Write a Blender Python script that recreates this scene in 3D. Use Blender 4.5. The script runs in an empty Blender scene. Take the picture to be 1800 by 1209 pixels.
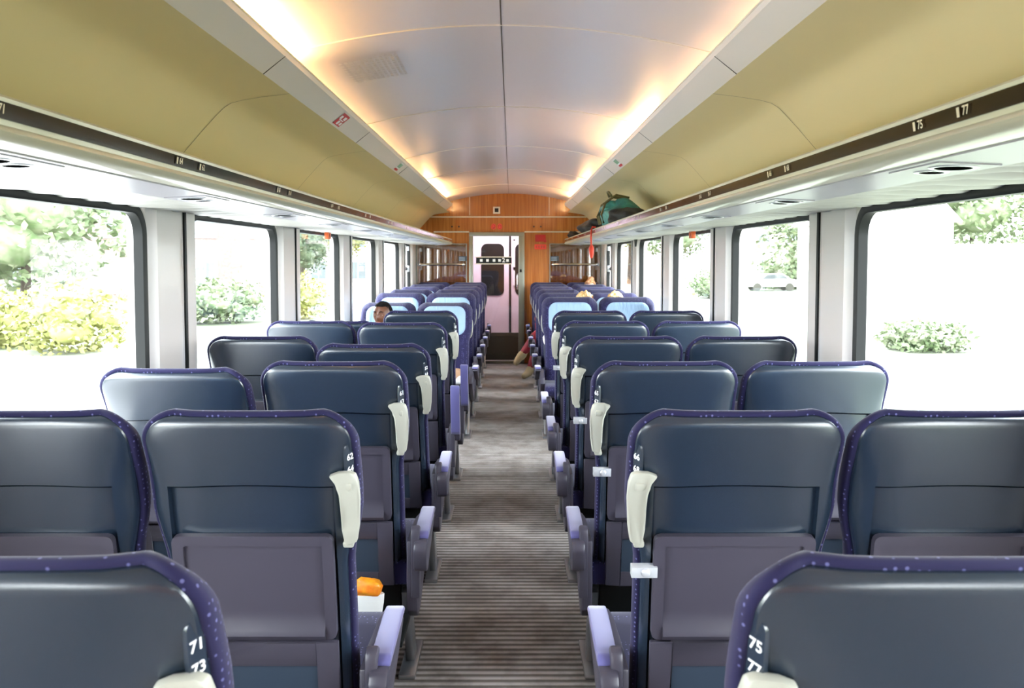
import bpy, bmesh, math, random
from mathutils import Vector, Matrix
random.seed(7)
PI = math.pi
R = math.radians
sc = bpy.context.scene
COL = sc.collection
# ------------------------------------------------------------------ camera, world, light, exposure
cam_d = bpy.data.cameras.new('camera')
cam = bpy.data.objects.new('camera', cam_d); COL.objects.link(cam)
cam.location = (0.041, 0.0, 1.52)
cam.rotation_euler = (R(87), 0, 0)
cam_d.sensor_width = 36; cam_d.lens = 36 * 1549 / 1800
cam_d.shift_x = 0.0006; cam_d.shift_y = -0.0386
cam_d.clip_start = 0.05; cam_d.clip_end = 400
cam_d.dof.use_dof = True; cam_d.dof.focus_distance = 3.2; cam_d.dof.aperture_fstop = 9.0
sc.camera = cam
sc.view_settings.view_transform = 'Standard'; sc.view_settings.look = 'None'
sc.view_settings.gamma = 1; sc.view_settings.use_curve_mapping = False
sc.view_settings.exposure = 1.2
SKY = 9.0
w = bpy.data.worlds.new('world'); sc.world = w; w.use_nodes = True
nt = w.node_tree
bg = nt.nodes['Background']
tc = nt.nodes.new('ShaderNodeTexCoord'); sp = nt.nodes.new('ShaderNodeSeparateXYZ')
cr = nt.nodes.new('ShaderNodeValToRGB')
nt.links.new(tc.outputs['Generated'], sp.inputs[0]); nt.links.new(sp.outputs['Z'], cr.inputs[0])
cr.color_ramp.elements[0].position = 0.0; cr.color_ramp.elements[0].color = (0.93, 0.97, 1, 1)
cr.color_ramp.elements[1].position = 1.0; cr.color_ramp.elements[1].color = (0.80, 0.90, 1, 1)
nt.links.new(cr.outputs[0], bg.inputs['Color']); bg.inputs['Strength'].default_value = SKY
sc.cycles.use_denoising = True
sc.cycles.max_bounces = 9; sc.cycles.diffuse_bounces = 6; sc.cycles.glossy_bounces = 4
sc.cycles.transparent_max_bounces = 12; sc.cycles.caustics_reflective = False; sc.cycles.caustics_refractive = False
sc.cycles.sample_clamp_indirect = 8

# ------------------------------------------------------------------ helpers
def tag(o, label=None, cat=None, group=None, kind=None):
    if label: o['label'] = label
    if cat: o['category'] = cat
    if group: o['group'] = group
    if kind: o['kind'] = kind
    return o

def empty(name, loc=(0, 0, 0), rz=0):
    o = bpy.data.objects.new(name, None); COL.objects.link(o)
    o.empty_display_size = 0.1
    o.location = loc; o.rotation_euler = (0, 0, rz)
    return o

_mats = {}
def mat(name, col=(0.8, 0.8, 0.8), rough=0.5, metal=0.0, coat=0.0, emit=None, spec=0.5, bump=None, noise=None, sheen=0):
    if name in _mats: return _mats[name]
    m = bpy.data.materials.new(name); m.use_nodes = True; _mats[name] = m
    n = m.node_tree; b = n.nodes['Principled BSDF']
    b.inputs['Base Color'].default_value = (*col, 1)
    b.inputs['Roughness'].default_value = rough; b.inputs['Metallic'].default_value = metal
    b.inputs['Coat Weight'].default_value = coat; b.inputs['Coat Roughness'].default_value = 0.08
    b.inputs['Specular IOR Level'].default_value = spec
    if sheen: b.inputs['Sheen Weight'].default_value = sheen
    if emit:
        b.inputs['Emission Color'].default_value = (*emit[0], 1); b.inputs['Emission Strength'].default_value = emit[1]
    if noise or bump:
        t = n.nodes.new('ShaderNodeTexCoord')
    if noise:      # (scale, second colour, amount)
        nz = n.nodes.new('ShaderNodeTexNoise'); nz.inputs['Scale'].default_value = noise[0]; nz.inputs['Detail'].default_value = 4
        mx = n.nodes.new('ShaderNodeMix'); mx.data_type = 'RGBA'
        mr = n.nodes.new('ShaderNodeMapRange'); mr.inputs['From Min'].default_value = 0.35; mr.inputs['From Max'].default_value = 0.65
        mr.inputs['To Max'].default_value = noise[2]
        n.links.new(t.outputs['Object'], nz.inputs['Vector']); n.links.new(nz.outputs['Fac'], mr.inputs['Value'])
        n.links.new(mr.outputs[0], mx.inputs['Factor'])
        mx.inputs['A'].default_value = (*col, 1); mx.inputs['B'].default_value = (*noise[1], 1)
        n.links.new(mx.outputs['Result'], b.inputs['Base Color'])
    if bump:       # (scale, strength)
        nb = n.nodes.new('ShaderNodeTexNoise'); nb.inputs['Scale'].default_value = bump[0]
        bp = n.nodes.new('ShaderNodeBump'); bp.inputs['Strength'].default_value = bump[1]; bp.inputs['Distance'].default_value = 0.01
        n.links.new(t.outputs['Object'], nb.inputs['Vector']); n.links.new(nb.outputs['Fac'], bp.inputs['Height'])
        n.links.new(bp.outputs[0], b.inputs['Normal'])
    return m

def rrect(hw, z0, z1, r, n=6):
    """rounded rectangle outline, counter-clockwise from lower right"""
    pts = []
    for cx, cz, a0 in ((hw - r, z0 + r, -90), (hw - r, z1 - r, 0), (-hw + r, z1 - r, 90), (-hw + r, z0 + r, 180)):
        for i in range(n + 1):
            a = R(a0 + 90 * i / n); pts.append((cx + r * math.cos(a), cz + r * math.sin(a)))
    return pts

class MB:
    def __init__(s): s.v = []; s.f = []; s.m = []
    def add(s, vs, fs, mi=0):
        o = len(s.v); s.v += [tuple(p) for p in vs]
        for f in fs: s.f.append([i + o for i in f]); s.m.append(mi)
        return s
    def box(s, x0, x1, y0, y1, z0, z1, mi=0):
        vs = [(x, y, z) for x in (x0, x1) for y in (y0, y1) for z in (z0, z1)]
        return s.add(vs, [(0, 1, 3, 2), (4, 6, 7, 5), (0, 4, 5, 1), (2, 3, 7, 6), (0, 2, 6, 4), (1, 5, 7, 3)], mi)
    def quad(s, a, b, c, d, mi=0): return s.add([a, b, c, d], [(0, 1, 2, 3)], mi)
    def loops(s, L, mi=0, closed=True, cap0=False, cap1=False):
        n = len(L[0]); vs = [p for l in L for p in l]; fs = []
        for k in range(len(L) - 1):
            for i in range(n if closed else n - 1):
                j = (i + 1) % n
                fs.append((k * n + i, k * n + j, (k + 1) * n + j, (k + 1) * n + i))
        if cap0: fs.append(tuple(range(n))[::-1])
        if cap1: fs.append(tuple((len(L) - 1) * n + i for i in range(n)))
        return s.add(vs, fs, mi)
    def prism(s, poly, fn, t0, t1, mi=0):
        """poly of 2D points, fn(u,v,t)->xyz"""
        return s.loops([[fn(u, v, t0) for u, v in poly], [fn(u, v, t1) for u, v in poly]], mi, True, True, True)
    def strip(s, prof, ts, fn, mi=0):
        """open profile swept over ts"""
        return s.loops([[fn(u, v, t) for u, v in prof] for t in ts], mi, closed=False)
    def tube(s, pts, r, n=10, mi=0, cap=True):
        P = [Vector(p) for p in pts]; L = []
        up = Vector((0, 0, 1))
        rs = r if isinstance(r, (list, tuple)) else [r] * len(P)
        for i, p in enumerate(P):
            d = (P[min(i + 1, len(P) - 1)] - P[max(i - 1, 0)]).normalized()
            a = d.cross(up if abs(d.z) < 0.95 else Vector((0, 1, 0))).normalized(); b = a.cross(d).normalized()
            L.append([tuple(p + (a * math.cos(2 * PI * k / n) + b * math.sin(2 * PI * k / n)) * rs[i]) for k in range(n)])
        return s.loops(L, mi, True, cap, cap)
    def ball(s, c, r, n=12, mi=0, sx=1, sy=1, sz=1, fn=None):
        L = []
        for i in range(1, n):
            th = PI * i / n
            L.append([(c[0] + r * sx * math.sin(th) * math.cos(2 * PI * k / (2 * n)), c[1] + r * sy * math.sin(th) * math.sin(2 * PI * k / (2 * n)), c[2] + r * sz * math.cos(th)) for k in range(2 * n)])
        if fn: L = [[fn(p) for p in l] for l in L]
        return s.loops(L, mi, True, True, True)
    def text(s, txt, size, fn, mi=0, depth=0.0):
        v, f = text_geo(txt)
        vs = [fn(x * size, y * size, 0) for x, y in v]
        return s.add(vs, f, mi)
    def build(s, name, mats, parent=None, loc=(0, 0, 0), rot=(0, 0, 0), bevel=0, seg=2, smooth=True, angle=35, kind=None):
        me = bpy.data.meshes.new(name)
        bm = bmesh.new()
        vv = [bm.verts.new(p) for p in s.v]
        for f, mi in zip(s.f, s.m):
            try:
                fc = bm.faces.new([vv[i] for i in f]); fc.material_index = mi
            except ValueError: pass
        bmesh.ops.remove_doubles(bm, verts=bm.verts, dist=1e-5)
        bmesh.ops.recalc_face_normals(bm, faces=bm.faces)
        if bevel:
            es = [e for e in bm.edges if len(e.link_faces) == 2 and e.calc_face_angle(0) > R(28)]
            bmesh.ops.bevel(bm, geom=es, offset=bevel, segments=seg, profile=0.5, affect='EDGES', clamp_overlap=True)
        if smooth:
            for f in bm.faces: f.smooth = True
            for e in bm.edges:
                if len(e.link_faces) == 2 and e.calc_face_angle(0) > R(angle): e.smooth = False
        bm.to_mesh(me); bm.free()
        for m in (mats if isinstance(mats, (list, tuple)) else [mats]): me.materials.append(m)
        o = bpy.data.objects.new(name, me); COL.objects.link(o)
        o.location = loc; o.rotation_euler = rot
        if parent: o.parent = parent
        if kind: o['kind'] = kind
        return o

_txt = {}
def text_geo(t):
    if t in _txt: return _txt[t]
    cu = bpy.data.curves.new('t', 'FONT'); cu.body = t; cu.align_x = 'CENTER'; cu.align_y = 'CENTER'; cu.offset = 0.02
    cu.resolution_u = 3
    o = bpy.data.objects.new('t', cu); COL.objects.link(o)
    bpy.context.view_layer.update()
    me = o.evaluated_get(bpy.context.evaluated_depsgraph_get()).to_mesh()
    v = [(p.co.x, p.co.y) for p in me.vertices]; f = [tuple(p.vertices) for p in me.polygons]
    o.to_mesh_clear() if False else None
    bpy.data.objects.remove(o); bpy.data.curves.remove(cu)
    _txt[t] = (v, f); return _txt[t]

def smooth01(t): t = max(0, min(1, t)); return t * t * (3 - 2 * t)

# ------------------------------------------------------------------ materials
M_shell = mat('navy_plastic', (0.011, 0.021, 0.038), 0.27, spec=1.0, bump=(900, 0.04))
M_grey = mat('purple_grey_plastic', (0.050, 0.045, 0.064), 0.38, bump=(900, 0.03))
M_handle = mat('cream_plastic', (0.42, 0.42, 0.36), 0.35)
M_alu = mat('aluminium', (0.35, 0.36, 0.38), 0.32, metal=0.85)
M_chrome = mat('chrome', (0.8, 0.8, 0.8), 0.12, metal=1)
M_clip = mat('silver_plastic', (0.62, 0.64, 0.68), 0.25, metal=0.3)
M_pad = mat('lavender_pad', (0.09, 0.085, 0.26), 0.5, sheen=0.6)
M_black = mat('black_rubber', (0.006, 0.007, 0.007), 0.5, spec=0.25)
M_hole = mat('opening_dark', (0.004, 0.004, 0.004), 0.9, spec=0.0)
M_white = mat('white_print', (0.85, 0.85, 0.85), 0.5)
M_net = mat('navy_net', (0.02, 0.035, 0.06), 0.7)
M_wall = mat('light_grey_panel', (0.58, 0.54, 0.52), 0.32, coat=0.2)
M_ceil = mat('ceiling_satin', (0.76, 0.71, 0.73), 0.26, spec=0.8)
M_bin = mat('beige_panel', (0.80, 0.70, 0.43), 0.33, spec=0.5)
M_rail = mat('rail_grey', (0.74, 0.69, 0.62), 0.36)
M_rack = mat('rack_cream', (0.62, 0.59, 0.44), 0.3, coat=0.2)
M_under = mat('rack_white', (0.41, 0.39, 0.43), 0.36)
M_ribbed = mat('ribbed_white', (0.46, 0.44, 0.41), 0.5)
M_strip = mat('brown_gloss', (0.014, 0.006, 0.003), 0.12, coat=0.1)
M_seam = mat('seam_dark', (0.10, 0.08, 0.06), 0.6)
M_gold = mat('number_print', (0.75, 0.68, 0.50), 0.4)
M_trimw = mat('pale_trim', (0.72, 0.66, 0.52), 0.35, metal=0.2)
M_frame = mat('door_frame_grey', (0.26, 0.27, 0.22), 0.35, metal=0.4)
M_kick = mat('dark_steel', (0.13, 0.125, 0.105), 0.45, metal=0.5)
M_pink = mat('pale_pink_panel', (0.72, 0.63, 0.69), 0.4)
M_red = mat('sign_red', (0.62, 0.02, 0.015), 0.4)
M_green = mat('sign_green', (0.05, 0.35, 0.12), 0.4)
M_orange = mat('orange_plastic', (0.60, 0.10, 0.02), 0.4)
M_skin_d = mat('brown_skin', (0.095, 0.036, 0.018), 0.42, bump=(120, 0.05))
M_skin_l = mat('fair_skin', (0.60, 0.34, 0.24), 0.45, bump=(120, 0.05))
M_hair_d = mat('black_hair', (0.006, 0.005, 0.0045), 0.95, spec=0.1, bump=(260, 0.6))
M_hair_b = mat('blond_hair', (0.55, 0.32, 0.10), 0.5, noise=(40, (0.75, 0.55, 0.28), 1), bump=(120, 0.5))
M_eye = mat('eye_white', (0.30, 0.27, 0.25), 0.5, spec=0.2)
M_iris = mat('eye_dark', (0.01, 0.006, 0.004), 0.15)
M_lip = mat('lip', (0.22, 0.06, 0.045), 0.4)

def m_fabric():
    m = mat('dotted_blue_fabric', (0.035, 0.028, 0.125), 0.8, sheen=0.15, spec=0.25)
    n = m.node_tree; b = n.nodes['Principled BSDF']
    t = n.nodes.new('ShaderNodeTexCoord'); v = n.nodes.new('ShaderNodeTexVoronoi'); v.inputs['Scale'].default_value = 78; v.inputs['Randomness'].default_value = 0.35
    mr = n.nodes.new('ShaderNodeMapRange'); mr.inputs['From Min'].default_value = 0.22; mr.inputs['From Max'].default_value = 0.16
    mx = n.nodes.new('ShaderNodeMix'); mx.data_type = 'RGBA'
    mx.inputs['A'].default_value = (0.010, 0.008, 0.048, 1); mx.inputs['B'].default_value = (0.11, 0.11, 0.26, 1)
    n.links.new(t.outputs['Object'], v.inputs['Vector']); n.links.new(v.outputs['Distance'], mr.inputs['Value'])
    n.links.new(mr.outputs[0], mx.inputs['Factor']); n.links.new(mx.outputs['Result'], b.inputs['Base Color'])
    return m
M_fab = m_fabric()

def m_cloth():
    m = mat('light_blue_cloth', (0.27, 0.40, 0.56), 0.8)
    n = m.node_tree; b = n.nodes['Principled BSDF']
    t = n.nodes.new('ShaderNodeTexCoord'); mp = n.nodes.new('ShaderNodeMapping'); mp.inputs['Scale'].default_value = (38, 5, 9)
    nz = n.nodes.new('ShaderNodeTexNoise'); nz.inputs['Scale'].default_value = 1; nz.inputs['Detail'].default_value = 2
    bp = n.nodes.new('ShaderNodeBump'); bp.inputs['Strength'].default_value = 0.9; bp.inputs['Distance'].default_value = 0.012
    n.links.new(t.outputs['Object'], mp.inputs[0]); n.links.new(mp.outputs[0], nz.inputs['Vector'])
    n.links.new(nz.outputs['Fac'], bp.inputs['Height']); n.links.new(bp.outputs[0], b.inputs['Normal'])
    return m
M_cloth = m_cloth()

def m_carpet():
    m = mat('ribbed_carpet', (0.2, 0.18, 0.16), 0.85)
    n = m.node_tree; b = n.nodes['Principled BSDF']
    t = n.nodes.new('ShaderNodeTexCoord')
    wv = n.nodes.new('ShaderNodeTexWave'); wv.bands_direction = 'Y'; wv.inputs['Scale'].default_value = 7.4; wv.inputs['Distortion'].default_value = 0.25; wv.inputs['Detail'].default_value = 2
    nz = n.nodes.new('ShaderNodeTexNoise'); nz.inputs['Scale'].default_value = 5; nz.inputs['Detail'].default_value = 7; nz.inputs['Roughness'].default_value = 0.65
    c1 = n.nodes.new('ShaderNodeValToRGB')
    c1.color_ramp.elements[0].color = (0.15, 0.13, 0.115, 1); c1.color_ramp.elements[1].color = (0.46, 0.42, 0.40, 1)
    c1.color_ramp.elements[0].position = 0.15; c1.color_ramp.elements[1].position = 0.8
    c2 = n.nodes.new('ShaderNodeValToRGB')
    c2.color_ramp.elements[0].color = (0.60, 0.57, 0.55, 1); c2.color_ramp.elements[1].color = (1, 1, 1, 1)
    c2.color_ramp.elements[0].position = 0.38; c2.color_ramp.elements[1].position = 0.58
    mx = n.nodes.new('ShaderNodeMix'); mx.data_type = 'RGBA'; mx.blend_type = 'MULTIPLY'; mx.inputs['Factor'].default_value = 1
    bp = n.nodes.new('ShaderNodeBump'); bp.inputs['Strength'].default_value = 0.6; bp.inputs['Distance'].default_value = 0.006
    n.links.new(t.outputs['Object'], wv.inputs['Vector']); n.links.new(t.outputs['Object'], nz.inputs['Vector'])
    n.links.new(wv.outputs['Fac'], c1.inputs[0]); n.links.new(nz.outputs['Fac'], c2.inputs[0])
    n.links.new(c1.outputs[0], mx.inputs['A']); n.links.new(c2.outputs[0], mx.inputs['B'])
    n.links.new(mx.outputs['Result'], b.inputs['Base Color'])
    n.links.new(wv.outputs['Fac'], bp.inputs['Height']); n.links.new(bp.outputs[0], b.inputs['Normal'])
    return m
M_carpet = m_carpet()

def m_wood():
    m = mat('orange_wood', (0.36, 0.11, 0.02), 0.25, coat=0.5)
    n = m.node_tree; b = n.nodes['Principled BSDF']
    t = n.nodes.new('ShaderNodeTexCoord'); mp = n.nodes.new('ShaderNodeMapping'); mp.inputs['Scale'].default_value = (30, 30, 1.2)
    nz = n.nodes.new('ShaderNodeTexNoise'); nz.inputs['Scale'].default_value = 1.5; nz.inputs['Detail'].default_value = 6
    c = n.nodes.new('ShaderNodeValToRGB')
    c.color_ramp.elements[0].color = (0.30, 0.085, 0.012, 1); c.color_ramp.elements[1].color = (0.52, 0.20, 0.04, 1)
    c.color_ramp.elements[0].position = 0.3; c.color_ramp.elements[1].position = 0.7
    n.links.new(t.outputs['Object'], mp.inputs[0]); n.links.new(mp.outputs[0], nz.inputs['Vector'])
    n.links.new(nz.outputs['Fac'], c.inputs[0]); n.links.new(c.outputs[0], b.inputs['Base Color'])
    return m
M_wood = m_wood()

def m_glass(name, refl, tint):
    m = bpy.data.materials.new(name); m.use_nodes = True; n = m.node_tree; n.nodes.clear()
    out = n.nodes.new('ShaderNodeOutputMaterial'); tr = n.nodes.new('ShaderNodeBsdfTransparent'); gl = n.nodes.new('ShaderNodeBsdfGlossy')
    tr.inputs[0].default_value = (*tint, 1); gl.inputs['Roughness'].default_value = 0.02
    mx = n.nodes.new('ShaderNodeMixShader')
    fr = n.nodes.new('ShaderNodeLayerWeight'); fr.inputs['Blend'].default_value = 0.5
    pw = n.nodes.new('ShaderNodeMath'); pw.operation = 'POWER'; pw.inputs[1].default_value = 5.0
    ad = n.nodes.new('ShaderNodeMath'); ad.operation = 'MULTIPLY_ADD'; ad.inputs[1].default_value = 0.9; ad.inputs[2].default_value = refl + 0.05; ad.use_clamp = True
    n.links.new(fr.outputs['Facing'], pw.inputs[0]); n.links.new(pw.outputs[0], ad.inputs[0]); n.links.new(ad.outputs[0], mx.inputs[0])
    n.links.new(tr.outputs[0], mx.inputs[1]); n.links.new(gl.outputs[0], mx.inputs[2]); n.links.new(mx.outputs[0], out.inputs[0])
    return m
M_win = m_glass('window_glass', 0.0, (0.96, 0.98, 0.97))
M_part = m_glass('partition_glass', 0.10, (0.80, 0.76, 0.68))
M_doorglass = m_glass('door_glass', 0.0, (0.95, 0.95, 0.95))

# ------------------------------------------------------------------ the coach shell
Y0, Y1 = -2.6, 12.75
ZC = 1.52
floor = MB().box(-1.42, 1.42, Y0, 14.3, -0.05, 0).build('floor', M_carpet, smooth=False, kind='structure')

def ceil_z(x): return ZC + 0.93 - x * x / (2 * 3.28)
mb = MB()
xs = [-1.2 + 2.4 * i / 48 for i in range(49)]
mb.strip([(x, ceil_z(x)) for x in xs], [Y0, Y1 + 0.02], lambda u, v, t: (u, t, v))
mb.strip([(x, ceil_z(x) + 0.03) for x in xs], [Y0, Y1 + 0.02], lambda u, v, t: (u, t, v))
ceiling = mb.build('ceiling', M_ceil, kind='structure')
n_trim = [0]
def trim(mb, m, **k):
    n_trim[0] += 1
    return mb.build('trim_%d' % n_trim[0], m, kind='structure', **k)
trim(MB().box(-0.0025, 0.0025, Y0, Y1, ceil_z(0) - 0.002, ceil_z(0) + 0.01), M_seam, smooth=False)
for k in range(-1, 5):
    y = 3.57 + 1.89 * k
    mb = MB()
    xs2 = [-1.0 + 2.0 * i / 32 for i in range(33)]
    mb.loops([[(x, y + dy, ceil_z(x) + dz) for x in xs2] for dy, dz in ((-0.006, 0.002), (-0.003, -0.004), (0.003, -0.004), (0.006, 0.002))], closed=False)
    trim(mb, M_rail)

# windows
WIN = [(-2.44, -1.0)] if False else []
ends = [3.4 + 1.9 * k for k in range(-3, 5)]
WIN = [(e - 1.46, e) for e in ends] + [(11.46, 12.22)]
WIN = [(max(a, Y0 + 0.05), b) for a, b in WIN if b > Y0 + 0.6]
WZ0, WZ1 = 0.74, 1.73
n_win = [0]
for side, sx in (('left', -1), ('right', 1)):
    mb = MB()
    X = lambda v: sx * v
    def bx(x0, x1, y0, y1, z0, z1): mb.box(min(X(x0), X(x1)), max(X(x0), X(x1)), y0, y1, z0, z1)
    bx(1.334, 1.44, Y0, Y1, 0, WZ0)
    bx(1.300, 1.334, Y0, Y1, WZ0 - 0.05, WZ0)
    bx(1.368, 1.44, Y0, Y1, WZ1, 2.42)
    prev = Y0
    for a, b in WIN + [(Y1, Y1)]:
        # pillar between windows
        if a - prev > 0.02:
            e = 0.03 if prev > Y0 else 0
            poly = [(1.44, prev), (1.366, prev), (1.334, prev + e), (1.334, a), (1.44, a)]
            mb.prism(poly, lambda u, v, t: (X(u), v, t), WZ0, WZ1)
        # plate with the rounded opening
        if b > a:
            cy, hw = (a + b) / 2, (b - a) / 2
            ring = rrect(hw - 0.004, WZ0 + 0.012, WZ1 - 0.012, 0.11)
            outer = []
            for u, v in ring:
                cu, cv = u / hw, (v - (WZ0 + WZ1) / 2) / ((WZ1 - WZ0) / 2)
                if abs(cu) > abs(cv): outer.append((math.copysign(hw, u), max(WZ0, min(WZ1, v if abs(cv) < 0.93 else math.copysign(9, cv) + 0))))
                else: outer.append((max(-hw, min(hw, u if abs(cu) < 0.93 else math.copysign(9, cu))), math.copysign((WZ1 - WZ0) / 2, cv) + (WZ0 + WZ1) / 2))
            mb.loops([[(X(1.367), cy + u, v) for u, v in ring], [(X(1.367), cy + u, v) for u, v in outer]])
        prev = b
    mb.build('wall_' + side, M_wall, smooth=False, kind='structure')
    # windows
    for a, b in WIN:
        n_win[0] += 1
        cy, hw = (a + b) / 2, (b - a) / 2
        mb = MB(); r0 = rrect(hw + 0.002, WZ0 + 0.006, WZ1 - 0.006, 0.115); r1 = rrect(hw - 0.034, WZ0 + 0.04, WZ1 - 0.040, 0.085)
        r2 = rrect(hw - 0.02, WZ0 + 0.026, WZ1 - 0.026, 0.095)
        mb.loops([[(X(xx), cy + u, v) for u, v in rr] for xx, rr in ((1.40, r0), (1.362, r0), (1.357, r2), (1.364, r1), (1.40, r1), (1.40, r0))])
        if b - a < 1:   # hopper window with a horizontal bar and latch
            mb.box(min(X(1.36), X(1.42)), max(X(1.36), X(1.42)), a + 0.03, b - 0.03, 1.36, 1.40)
        fr = mb.build('window_%d' % n_win[0], M_black, angle=50, kind='structure')
        MB().add([(X(1.395), cy + u, v) for u, v in rrect(hw - 0.03, WZ0 + 0.035, WZ1 - 0.035, 0.09)], [tuple(range(28))]).build('glass_pane', M_win, parent=fr, smooth=False)
        if b - a < 1:
            MB().box(min(X(1.33), X(1.36)), max(X(1.33), X(1.36)), cy - 0.02, cy + 0.06, 1.34, 1.42).box(min(X(1.33), X(1.36)), max(X(1.33), X(1.36)), cy - 0.02, cy + 0.06, 1.62, 1.68).build('latch', M_clip, parent=fr, bevel=0.004)
    # curtain rails down the pillars
    for a, b in WIN[:-1]:
        y = b + 0.30
        trim(MB().box(min(X(1.322), X(1.336)), max(X(1.322), X(1.336)), y - 0.012, y + 0.012, WZ0, WZ1), M_black, bevel=0.003)
        trim(MB().box(min(X(1.328), X(1.336)), max(X(1.328), X(1.336)), y - 0.020, y - 0.013, WZ0, WZ1), M_chrome, smooth=False)

# outer skin behind everything so no sky leaks in over the racks
mb = MB()
for sx in (-1, 1):
    mb.quad((sx * 1.44, Y0, 1.7), (sx * 1.44, Y1, 1.7), (sx * 1.44, Y1, 2.7), (sx * 1.44, Y0, 2.7))
mb.quad((-1.44, Y0, 2.7), (1.44, Y0, 2.7), (1.44, Y1, 2.7), (-1.44, Y1, 2.7))
trim(mb, M_kick, smooth=False)

# beige panels above the racks
for side, sx in (('left', -1), ('right', 1)):
    prof = [(0.85, 0.66), (0.95, 0.648), (1.04, 0.634), (1.085, 0.622), (1.115, 0.603), (1.14, 0.578), (1.19, 0.525), (1.27, 0.435), (1.33, 0.36), (1.352, 0.30), (1.356, 0.24)]
    mb = MB().strip(prof, [Y0, Y1], lambda u, v, t: (sx * u, t, ZC + v))
    trim(mb, M_bin, angle=60)
    for k in range(-2, 5):
        y = 3.57 + 1.89 * k
        if k >= -2 and y > Y0:
            mb = MB(); mb.loops([[(sx * (u - 0.0015), y + d, ZC + v - 0.0015) for u, v in prof] for d in (-0.0018, 0.0018)], closed=False)
            trim(mb, M_seam)

# end wall in wood, with the door opening
DX0, DX1, DZ = -0.568, 0.23, 1.895
mb = MB()
def wallcol(xa, xb, z0):
    n = max(1, int((xb - xa) / 0.08))
    P = [(xa + (xb - xa) * i / n) for i in range(n + 1)]
    poly = [(xb, z0), ] + [(x, ceil_z(x) if abs(x) < 1.2 else ceil_z(1.2)) for x in reversed(P)] + [(xa, z0)]
    mb.prism(poly, lambda u, v, t: (u, t, v), Y1, Y1 + 0.06)
wallcol(-1.42, DX0, 0); wallcol(DX1, 1.42, 0); wallcol(DX0, DX1, DZ)
mb.build('wall_front', M_wood, smooth=False, kind='structure')
MB().box(-1.42, 1.42, Y0 - 0.06, Y0, 0, 2.6).build('wall_back', M_wood, smooth=False, kind='structure')
trim(MB().box(-1.15, 1.15, Y1 - 0.012, Y1, ZC + 0.585, ZC + 0.603), M_trimw, bevel=0.002)
trim(MB().box(-1.08, DX0, Y1 - 0.012, Y1, ZC + 0.372, ZC + 0.388), M_trimw, bevel=0.002)
trim(MB().box(DX1, 1.08, Y1 - 0.012, Y1, ZC + 0.372, ZC + 0.388), M_trimw, bevel=0.002)
for x in (-0.56, 0.585):
    trim(MB().box(x - 0.004, x + 0.004, Y1 - 0.006, Y1, ZC + 0.62, ceil_z(x)), M_trimw, smooth=False)
# slanted beige jambs where the side panels meet the wood
# door
dm = MB()
dm.box(DX0, DX0 + 0.055, Y1 - 0.03, Y1 + 0.09, 0, DZ); dm.box(DX1 - 0.085, DX1, Y1 - 0.03, Y1 + 0.09, 0, DZ)
dm.box(DX0, DX1, Y1 - 0.031, Y1 + 0.09, DZ - 0.055, DZ); dm.box(DX0, DX1, Y1 - 0.05, Y1 + 0.14, 0.0, 0.03)
door = dm.build('door_1', M_frame, bevel=0.004, kind='structure')
lf = MB()
a, b = DX0 + 0.056, DX1 - 0.086
lf.box(a, b, Y1 + 0.02, Y1 + 0.05, 0.04, 0.44); lf.box(a, b, Y1 + 0.012, Y1 + 0.022, 0.12, 0.135); lf.box(a, b, Y1 + 0.012, Y1 + 0.022, 0.38, 0.395)
lf.build('kick_panel', M_kick, parent=door, bevel=0.003)
MB().box(a, b, Y1 + 0.03, Y1 + 0.038, 0.44, DZ - 0.055).build('door_glass', M_doorglass, parent=door, smooth=False)
MB().tube([(DX1 - 0.10, Y1 - 0.01, 1.08), (DX1 - 0.10, Y1 - 0.04, 1.10), (DX1 - 0.10, Y1 - 0.04, 1.27), (DX1 - 0.10, Y1 - 0.01, 1.29)], 0.014).build('door_handle', M_chrome, parent=door)
MB().box(DX1 - 0.07, DX1 - 0.04, Y1 - 0.036, Y1 - 0.03, 1.32, 1.36).build('lock', M_black, parent=door, bevel=0.002)
bm_ = MB(); zb0, zb1 = ZC - 0.075, ZC + 0.012
bm_.box(-0.47, 0.045, Y1 + 0.022, Y1 + 0.028, zb0, zb1, 0)
bm_.box(-0.49, 0.045, Y1 + 0.018, Y1 + 0.028, zb1, zb1 + 0.012, 1); bm_.box(-0.49, 0.045, Y1 + 0.018, Y1 + 0.028, zb0 - 0.012, zb0, 1)
for i, x in enumerate((-0.395, -0.305, -0.21, -0.13, -0.015)):
    bm_.box(x - 0.019, x + 0.019, Y1 + 0.019, Y1 + 0.0225, ZC - 0.05, ZC - 0.012, 2)
bm_.text('2', 0.085, lambda x, y, z: (x - 0.072, Y1 + 0.0185, y + ZC - 0.03), 2)
bm_.build('glass_door_band', [M_black, M_trimw, M_white], parent=door, smooth=False)

# vestibule beyond the glass door
VY = 13.95
mb = MB()
mb.box(-1.3, -0.75, Y1 + 0.06, VY, 0, 2.2).box(0.55, 1.3, Y1 + 0.06, VY, 0, 2.2).box(-1.3, 1.3, Y1 + 0.06, VY + 0.1, 2.2, 2.3).box(-1.3, 1.3, VY + 0.08, VY + 0.14, 0, 2.2)
mb.build('wall_vestibule', M_pink, smooth=False, kind='structure')
d2 = MB()
d2.box(-0.60, 0.005, VY, VY + 0.05, 0.0, 2.05); d2.box(0.035, 0.5, VY, VY + 0.05, 0.0, 2.05)
door2 = d2.build('door_2', M_pink, bevel=0.006, kind='structure')
g = MB()
def plate(mbx, cx, hw, z0, z1, r, y0, y1, mi=0):
    pr = rrect(hw, z0, z1, r); mbx.prism([(cx + u, v) for u, v in pr], lambda u, v, t: (u, t, v), y0, y1, mi)
plate(g, -0.255, 0.18, 0.93, 1.75, 0.09, VY - 0.012, VY + 0.01)
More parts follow.
